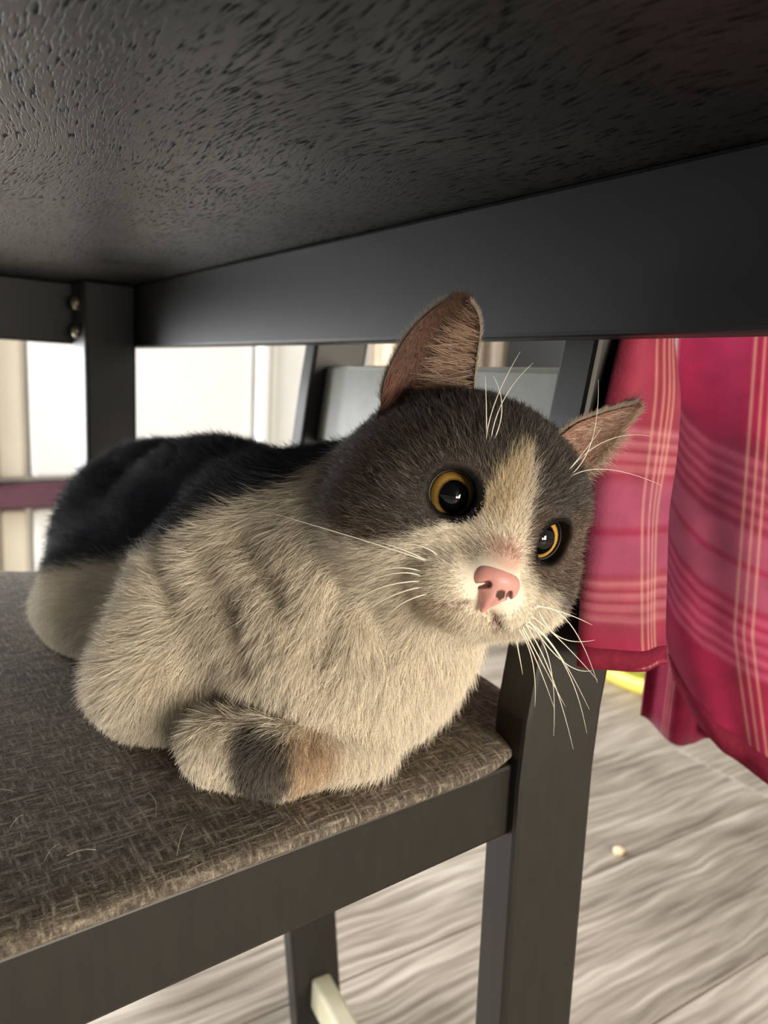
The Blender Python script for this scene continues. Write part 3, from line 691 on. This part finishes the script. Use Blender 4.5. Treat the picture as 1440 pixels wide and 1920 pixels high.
# ---- eyes
def eye_mat():
    m, nt, b = mat('amber_cat_eye', (.5, .3, .05), .03, .6)
    tc = N(nt, 'ShaderNodeTexCoord'); sp = N(nt, 'ShaderNodeSeparateXYZ'); lk(nt, tc.outputs['Object'], sp.inputs[0])
    r = mathn(nt, 'SQRT', mathn(nt, 'ADD', mathn(nt, 'POWER', sp.outputs[0], 2), mathn(nt, 'POWER', mathn(nt, 'MULTIPLY', sp.outputs[1], .9), 2)))
    ang = mathn(nt, 'ARCTAN2', sp.outputs[1], sp.outputs[0])
    cv = N(nt, 'ShaderNodeCombineXYZ'); lk(nt, mathn(nt, 'MULTIPLY', mathn(nt, 'SINE', ang), 9.), cv.inputs[0]); lk(nt, mathn(nt, 'MULTIPLY', mathn(nt, 'COSINE', ang), 9.), cv.inputs[1]); lk(nt, mathn(nt, 'MULTIPLY', r, 300.), cv.inputs[2])
    nz = N(nt, 'ShaderNodeTexNoise', Scale=1., Detail=3.); lk(nt, cv.outputs[0], nz.inputs['Vector'])
    rr = mathn(nt, 'ADD', mathn(nt, 'MULTIPLY', r, 100.), mathn(nt, 'MULTIPLY', mathn(nt, 'SUBTRACT', nz.outputs[0], .5), .05))
    k = (0.003, .003, .004)
    rp = ramp(nt, [(.0, k), (.505, k), (.53, srgb(130, 96, 44)), (.60, srgb(204, 164, 86)), (.71, srgb(190, 146, 66)), (.765, srgb(120, 84, 34)), (.79, (.006, .005, .004)), (.83, (.006, .005, .004)), (.88, srgb(130, 125, 118))])
    lk(nt, rr, rp.inputs[0]); lk(nt, rp.outputs[0], b.inputs['Base Color'])
    b.inputs['Coat Weight'].default_value = .0; b.inputs['Coat Roughness'].default_value = .02
    return m
M['eye'] = eye_mat(); M['rim'] = noisy('black_eyelid', srgb(16, 14, 13), srgb(24, 21, 19), (300, 300, 300), .45, .4, .05)
camh = np.array([-.1234, .2778, .0015])
for s in (-1, 1):
    ec, ea = EYE[s]; R = .0108*HS
    tgt = np.array([-.055, .2778, -.01]) if s == -1 else np.array([.01, .2778, -.005])
    g = (h2w(tgt)-h2w(ec)); g /= np.linalg.norm(g)
    bm = bmesh.new(); bmesh.ops.create_uvsphere(bm, u_segments=48, v_segments=32, radius=R)
    for v in bm.verts:      # corneal bulge
        rr = math.hypot(v.co.x, v.co.y)
        if v.co.z > 0: v.co.z += .0012*math.exp(-(rr/.0055)**2)
    o = obj('eye', bm_mesh('eye', bm, True), M['eye'], cat); tag(o, 'amber eye with a wide black pupil')
    q = Vector(g).to_track_quat('Z', 'Y'); o.rotation_euler = q.to_euler(); o.location = h2w(ec)-CL
    # eyelid: dark rim lying around the opening, drawn out to the inner corner
    t1 = np.cross(ea, (0, 0, 1)); t1 /= np.linalg.norm(t1); t2 = np.cross(t1, ea)
    if t1[0]*s > 0: t1 = -t1                      # t1 points to the nose
    n = 56; m = 10; pts = []
    for k in range(n):
        a = 2*math.pi*k/n; ex = math.cos(a); ey = math.sin(a); rad = .0088*(1+.20*math.exp(-((math.atan2(math.sin(a+.75), math.cos(a+.75)))/.38)**2)-.03*abs(ex))
        d = ex*t1+ey*t2; th = rad/.0114; th = math.asin(min(.99, th)); c0 = ec+.01145*(math.cos(th)*ea+math.sin(th)*d)
        out_ = math.cos(th)*ea+math.sin(th)*d; tan = -math.sin(th)*ea+math.cos(th)*d
        w_ = .0009+.0007*math.exp(-((math.atan2(math.sin(a+.6), math.cos(a+.6)))/.7)**2)
        pts.append([c0+w_*math.cos(b_)*tan+.0007*math.sin(b_)*out_ for b_ in np.linspace(0, 2*math.pi, m, endpoint=False)])
    pts = np.array(pts+[pts[0]]); rim = grid_mesh('eyelid', h2w(pts)-CL, True); obj('eyelid', rim, M['rim'], cat)
# ---- nose leather
a_ = np.arange(-.014, .014, .00045, dtype=np.float32)
NF = Field(a_, (a_+np.float32(.045)), (a_-np.float32(.014)), np.full((len(a_),)*3, .01, np.float32))
w_ell(NF, (0, .0455, -.0105), (.0090, .0064, .0046), .002); w_ell(NF, (0, .0466, -.0152), (.0056, .0046, .0054), .004)
w_cone(NF, (0, .0480, -.0165), (0, .0466, -.0232), .0030, .0012, .002)
for s in (-1, 1):
    w_ell(NF, (s*.0055, .0452, -.0130), (.0042, .0046, .0040), .002)
    w_cone(NF, (s*.0044, .0500, -.0138), (s*.0066, .0482, -.0156), .0011, .0007, .0010, 'sub')
w_cone(NF, (0, .0525, -.0150), (0, .0500, -.0205), .0004, .0004, .0012, 'sub')
nv_, nq_ = surface_nets(NF.xs, NF.ys, NF.zs, NF.F); nv_ = relax(nv_, nq_, 2)
def nose_mat():
    m, nt, b = mat('pink_nose_leather', srgb(206, 130, 122), .42, .4)
    a = N(nt, 'ShaderNodeAttribute'); a.attribute_name = 'tone'; lk(nt, a.outputs['Color'], b.inputs['Base Color'])
    n = N(nt, 'ShaderNodeTexNoise', Scale=1800., Detail=2.); tc = N(nt, 'ShaderNodeTexCoord'); lk(nt, tc.outputs['Object'], n.inputs['Vector']); bump(nt, b, n.outputs[0], .15, .0003)
    b.inputs['Subsurface Weight'].default_value = .15; b.inputs['Subsurface Radius'].default_value = (.002, .001, .001); b.inputs['Subsurface Scale'].default_value = 1
    return m
nv_ = nv_+np.array((.0006, .0002, -.0022)); nw = h2w(nv_)-CL; nme = pydata('nose', nw, [tuple(q)[::-1] for q in nq_.tolist()], True)
sp_ = np.linalg.norm((nv_-np.array((.0018, .0507, -.0175)))/np.array((.0019, .006, .0021)), axis=1)+.25*vnoise(nv_, 1500, 4)
nc = mixc(np.tile(np.array(srgb(214, 156, 148)), (len(nv_), 1)), np.tile(np.array(srgb(74, 48, 38)), (len(nv_), 1)), sst(1.15, .85, sp_))
for s in (-1, 1):
    a, b = np.array((s*.0044, .0500, -.0138))+np.array((.0006, .0002, -.0022)), np.array((s*.0066, .0478, -.0158))+np.array((.0006, .0002, -.0022)); t = np.clip(((nv_-a)@(b-a))/((b-a)@(b-a)), 0, 1)
    nc = mixc(nc, np.tile(np.array(srgb(96, 52, 48)), (len(nv_), 1)), sst(.0019, .0012, np.linalg.norm(nv_-a-t[:, None]*(b-a), axis=1))*.8)
q = nme.color_attributes.new('tone', 'FLOAT_COLOR', 'POINT'); q.data.foreach_set('color', np.c_[nc, np.ones(len(nc))].astype(np.float32).ravel())
tag(obj('nose', nme, nose_mat(), cat), 'pink nose with a small brown spot')
# ---- whiskers
WHISK = [[(0.0208, 0.0441, -0.0163), (0.0337, 0.0437, -0.0146), (0.0481, 0.0415, -0.0146)], [(0.0204, 0.044, -0.0176), (0.0358, 0.0444, -0.0169), (0.0586, 0.0457, -0.0335)], [(0.0224, 0.0447, -0.0177), (0.0356, 0.0447, -0.0235), (0.0512, 0.0427, -0.0193)], [(0.0207, 0.0443, -0.0207), (0.036, 0.0448, -0.0244), (0.0582, 0.0455, -0.0326)], [(0.0202, 0.0442, -0.022), (0.04, 0.0464, -0.0311), (0.055, 0.0444, -0.0302)], [(0.0198, 0.0441, -0.0233), (0.0355, 0.0448, -0.0279), (0.06, 0.0466, -0.044)], [(0.0202, 0.0443, -0.0242), (0.039, 0.0464, -0.0382), (0.0608, 0.0476, -0.0603)], [(0.0197, 0.0442, -0.0255), (0.0348, 0.045, -0.0359), (0.0517, 0.0441, -0.047)], [(0.0198, 0.0442, -0.0265), (0.0331, 0.0444, -0.0367), (0.0486, 0.0432, -0.0497)], [(0.0188, 0.0439, -0.027), (0.0303, 0.0435, -0.036), (0.0417, 0.041, -0.052)], [(0.0196, 0.0444, -0.0309), (0.0259, 0.0421, -0.0371), (0.0328, 0.0378, -0.043)], [(0.0206, 0.0443, -0.0229), (0.0417, 0.047, -0.0325), (0.0628, 0.0479, -0.0526)], [(0.0202, 0.0443, -0.0242), (0.0357, 0.0451, -0.0332), (0.0523, 0.0448, -0.059)], [(-0.0188, 0.0382, -0.0182), (-0.0361, 0.0372, -0.0185), (-0.0436, 0.0303, -0.0212)], [(-0.0216, 0.0373, -0.0186), (-0.0393, 0.0362, -0.0201), (-0.0753, 0.0202, -0.0266)], [(-0.0202, 0.038, -0.0242), (-0.0323, 0.0387, -0.0269), (-0.0417, 0.0317, -0.0391)], [(-0.0198, 0.0382, -0.025), (-0.0337, 0.0386, -0.0327), (-0.0402, 0.0324, -0.0447)], [(-0.019, 0.0385, -0.0267), (-0.0294, 0.04, -0.0337), (-0.035, 0.0341, -0.0452)], [(-0.0165, 0.0394, -0.028), (-0.0251, 0.0414, -0.0342), (-0.0267, 0.0367, -0.0421)], [(-0.0189, 0.0381, -0.0158), (-0.0298, 0.039, -0.0147), (-0.0414, 0.031, -0.0216)], [(-0.0209, 0.0377, -0.0225), (-0.0331, 0.0384, -0.0252), (-0.0399, 0.032, -0.034)], [(-0.0155, 0.0306, 0.0224), (-0.025, 0.0338, 0.0373), (-0.0329, 0.0364, 0.049)], [(-0.015, 0.0308, 0.0226), (-0.0237, 0.0342, 0.038), (-0.0258, 0.0381, 0.0618)], [(-0.0137, 0.0313, 0.0211), (-0.022, 0.0346, 0.0409), (-0.0203, 0.04, 0.0604)], [(-0.0175, 0.0299, 0.0236), (-0.0204, 0.0352, 0.0396), (-0.0305, 0.0371, 0.0502)], [(0.0128, 0.0282, 0.0263), (0.018, 0.0338, 0.0427), (0.0097, 0.0322, 0.0689)], [(0.0162, 0.0294, 0.0235), (0.0221, 0.0353, 0.0382), (0.0455, 0.045, 0.0437)], [(0.0149, 0.029, 0.024), (0.0202, 0.0343, 0.0472), (0.0348, 0.0409, 0.0584)], [(0.0141, 0.0287, 0.0258), (0.0157, 0.0332, 0.0383), (0.018, 0.0356, 0.0539)]]
M['whisker'] = noisy('whisker', srgb(238, 230, 214), srgb(246, 240, 226), (50, 50, 50), .4, .5, 0)
for w3 in WHISK:
    p0, p1, p2 = [h2w(p) for p in w3]
    n, m = 16, 5; P = []
    for i in range(n):
        t = i/(n-1); p1c = 2*p1-.5*(p0+p2)
        c = (1-t)**2*p0+2*t*(1-t)*p1c+t*t*p2; d = 2*(1-t)*(p1c-p0)+2*t*(p2-p1c); d /= np.linalg.norm(d)
        e1 = np.cross(d, (.3, .2, .9)); e1 /= np.linalg.norm(e1); e2 = np.cross(d, e1); r = .00022*(1-t)**.7+.00004
        P.append([c+r*(math.cos(a)*e1+math.sin(a)*e2) for a in np.linspace(0, 2*math.pi, m, endpoint=False)])
    obj('whisker', grid_mesh('whisker', np.array(P)-CL, True), M['whisker'], cat)
# ---- fur
rng = np.random.default_rng(3)
def tri_sample(V, Q, n, weight=None):
    T = np.concatenate([Q[:, [0, 1, 2]], Q[:, [0, 2, 3]]]); a, b, c = V[T[:, 0]], V[T[:, 1]], V[T[:, 2]]
    cr = np.cross(b-a, c-a); ar = np.linalg.norm(cr, axis=1)
    w = ar*(weight((a+b+c)/3) if weight else 1); pick = np.searchsorted(np.cumsum(w), rng.random(n)*w.sum())
    pick = np.clip(pick, 0, len(T)-1); r1 = np.sqrt(rng.random(n)); r2 = rng.random(n)
    P = a[pick]*(1-r1)[:, None]+b[pick]*(r1*(1-r2))[:, None]+c[pick]*(r1*r2)[:, None]
    VN = np.zeros_like(V)
    for k in range(3):
        for j in range(3): VN[:, j] += np.bincount(T[:, k], cr[:, j], len(V))
    VN /= np.linalg.norm(VN, axis=1)[:, None]+1e-12
    n_ = VN[T[pick, 0]]*(1-r1)[:, None]+VN[T[pick, 1]]*(r1*(1-r2))[:, None]+VN[T[pick, 2]]*(r1*r2)[:, None]
    return P, n_/(np.linalg.norm(n_, axis=1)[:, None]+1e-12)
def unit(v): return v/(np.linalg.norm(v, axis=-1, keepdims=True)+1e-12)
NF_ = 560000
def dens(c): h = w2h(c); return 1+2.2*headw(c, h)
Rp, Rn = tri_sample(PV, PQ, NF_, dens)
# make sure normals point outwards
if np.mean(((Rp-np.array((.16, .33, .51)))*Rn).sum(1)) < 0: Rn = -Rn
hh_ = w2h(Rp); hw = headw(Rp, hh_)
# flow on the head: away from the nose, up over the brow and back
nose = np.array((0, .050, -.006)); fh = unit(hh_-nose)+np.array((0, -.35, 0))
for s in (-1, 1):
    ec, ea = EYE[s]; v = hh_-ec; rr = np.linalg.norm(v, axis=1); fh = fh+unit(v)*(sst(.024, .013, rr)*.9)[:, None]
fh = fh@HM
# flow on the trunk: towards the tail on the sides, down on the breast and legs
back = np.array((-.12, 1., .06)); dn = np.array((-.15, -.05, -1.))
front = sst(.30, .235, Rp[:, 1]); lowz = sst(.515, .475, Rp[:, 2])
fb = back*(1-.75*front)[:, None]*(1-.5*lowz)[:, None]+dn*(.25+.75*front+.5*lowz)[:, None]
ft = unit(fb)*(1-hw)[:, None]+unit(fh)*hw[:, None]
wob = np.stack([vnoise(Rp, 120, k) for k in (5, 6, 7)], 1)*.26+np.stack([vnoise(Rp, 420, k) for k in (8, 9, 10)], 1)*.22
ft = ft+wob*(1-.5*hw)[:, None]
ft = unit(ft-(ft*Rn).sum(1, keepdims=True)*Rn)
ln = .0100*(1-hw)+.0056*hw
ln = ln*(1-.55*sst(.035, .046, hh_[:, 1])*hw)
limb = sst(.49, .468, Rp[:, 2])*sst(.16, .13, Rp[:, 0]); ln = ln*(1-.62*limb*(1-hw)); 
ln = ln*(.65+.7*rng.random(len(Rp)))
keep = np.ones(len(Rp), bool)
for s in (-1, 1):
    ec, ea = EYE[s]; v = hh_-ec; al = v@ea; rr = np.linalg.norm(v-al[:, None]*ea, axis=1)
    keep &= ~((rr < .0102) & (al > -.002)); ln *= np.where((al > 0), np.clip((rr-.0095)/.008, .3, 1), 1)
nd = np.linalg.norm((hh_-np.array((.0006, .047, -.0152)))/np.array((.0098, .0085, .0082)), axis=1); keep &= nd > 1; ln *= np.clip((nd-.85)*1.5, .35, 1)
keep &= Rp[:, 2] > .4592
lift = (.30+.15*rng.random(len(Rp)))*(1-hw)+(.34+.12*rng.random(len(Rp)))*hw
jit = rng.normal(0, .16, (len(Rp), 3))
Rp, Rn, ft, ln, lift, jit = [a[keep] for a in (Rp, Rn, ft, ln, lift, jit)]
K = 5; tt = np.linspace(0, 1, K)
def strands(Rp, Rn, ft, ln, lift, jit, droop=.0):
    d0 = unit(Rn*(lift*1.7)[:, None]+ft+jit); d1 = unit(Rn*(lift*.25)[:, None]+ft+jit*1.6)
    S = []
    for t in tt: S.append(Rp-Rn*.0004+(d0*(t-.5*t*t)+d1*(.5*t*t))[...]*ln[:, None])
    return np.stack(S, 1)
pos = strands(Rp, Rn, ft, ln, lift, jit); colr = coat(Rp+rng.normal(0, .0011, Rp.shape))*(.66+.6*rng.random((len(Rp), 1)))
hm_ = headw(Rp, w2h(Rp)); lum = colr.mean(1)
ligh = (rng.random(len(Rp)) < .26) & (lum < .16) & (hm_ > .5); colr[ligh] = colr[ligh]*2.8+.02
rad0 = np.where(hm_ > .5, .00006, .000075)
sets = [(pos, colr, rad0)]
# ear fur: short coat on both sides and long pale hairs across the cup
for s in (-1, 1):
    G = ear_grid[s]; bd = np.array(EAR[s][2]); bd = bd/np.linalg.norm(bd); nn, nu_ = G.shape[:2]
    du = np.gradient(G, axis=1); dt = np.gradient(G, axis=0)
    def samp(n, u0=0, u1=1, t0=0., t1=1.):
        a = t0+(t1-t0)*rng.random(n); b = u0+(u1-u0)*rng.random(n); i = (2+a*(nn-3.001)); j = b*(nu_-1.001)
        i0, j0 = i.astype(int), j.astype(int); fi, fj = (i-i0)[:, None], (j-j0)[:, None]
        bl = lambda A: A[i0, j0]*(1-fi)*(1-fj)+A[i0+1, j0]*fi*(1-fj)+A[i0, j0+1]*(1-fi)*fj+A[i0+1, j0+1]*fi*fj
        return bl(G), unit(bl(du)), unit(bl(dt)), a, b
    nrm_sign = np.sign((np.cross(du[nn//2, nu_//2], dt[nn//2, nu_//2])*(-bd)).sum())
    def add(n, u0, u1, t0, t1, side, fu, ft_, L, lift, jt, c, r, cj=.25):
        p, eu, et, a, b = samp(n, u0, u1, t0, t1); nr = unit(np.cross(eu, et)*nrm_sign)*side
        d = unit(eu*fu+et*ft_+rng.normal(0, jt, p.shape)); l = L*(.6+.8*rng.random(n))
        d0 = unit(nr*lift+d); S = np.stack([p+bd*(.0008 if side > 0 else .0022)*0+(d0*(t-.5*t*t)+unit(d+nr*lift*.1)*.5*t*t)*l[:, None] for t in tt], 1)
        if side < 0: S = S+bd*.0016
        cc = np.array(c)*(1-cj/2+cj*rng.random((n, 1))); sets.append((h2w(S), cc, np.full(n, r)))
    far = s == 1
    add(9000, 0, 1, 0, .95, -1, .0, 1, .0042, .35, .2, GY*.5, .00005)                 # back of the ear
    add(6000, 0, 1, .1, 1, 1, (.5 if not far else -.2)*-1, 1, .0022, .35, .3, PINK*(.55 if not far else 1.5), .00004)      # short down inside, far ear's colour raised for the light on it
    add(1500, .0, .03, .15, 1, -1, -.6, .8, .0035, .5, .3, srgb(150, 140, 128), .00004)   # pale edge
    add(2600, .97, 1., .0, 1, -1, .6, .8, .0025, .5, .3, srgb(214, 200, 184), .00005)
    add(160, .3, 1., .8, .96, -1, .0, 1, .008, .9, .35, srgb(90, 84, 78), .00005)
    if not far:
        add(700, .78, 1., .0, .45, 1, -1., .22, .017, .55, .16, srgb(236, 208, 186), .00008); add(450, .8, 1., .35, .62, 1, -1., .4, .013, .5, .25, srgb(226, 196, 174), .00007); add(260, .8, 1., .5, .82, 1, -1., .6, .008, .45, .35, srgb(186, 154, 132), .00005)     # long hairs from the inner edge
        add(420, .70, 1., .0, .25, 1, -1., .05, .020, .5, .12, srgb(240, 212, 186), .00008)
        add(900, .35, 1., .0, .08, 1, -.4, .9, .009, .8, .2, srgb(150, 122, 98), .00006)
        add(500, .0, .2, .0, .22, 1, .3, 1., .009, .5, .2, srgb(170, 126, 110), .00006)
    else:
        add(1300, .0, .9, .05, .95, 1, -.3, .8, .0045, .25, .2, srgb(226, 204, 184), .00005)  # far ear hairs brightened in colour as if lit
        add(400, .0, .1, .1, .7, 1, -1., .3, .0055, .3, .3, srgb(222, 206, 188), .00005)
P_ = np.concatenate([s_[0] for s_ in sets]).astype(np.float32); Cc = np.concatenate([s_[1] for s_ in sets]); Rr = np.concatenate([s_[2] for s_ in sets])
hc_ = bpy.data.hair_curves.new('fur'); hc_.add_curves([K]*len(P_))
hc_.position_data.foreach_set('vector', (P_-CL.astype(np.float32)).ravel())
ra = hc_.attributes.get('radius') or hc_.attributes.new('radius', 'FLOAT', 'POINT')
ra.data.foreach_set('value', (Rr[:, None]*np.array([1., .95, .8, .55, .12])[None]).astype(np.float32).ravel())
ca_ = hc_.attributes.new('coat', 'FLOAT_COLOR', 'CURVE'); ca_.data.foreach_set('color', np.c_[np.clip(Cc, 0, 1), np.ones(len(Cc))].astype(np.float32).ravel())
hc_.materials.append(M['fur'])
fo = obj('fur', hc_, None, cat); tag(fo, kind='stuff')
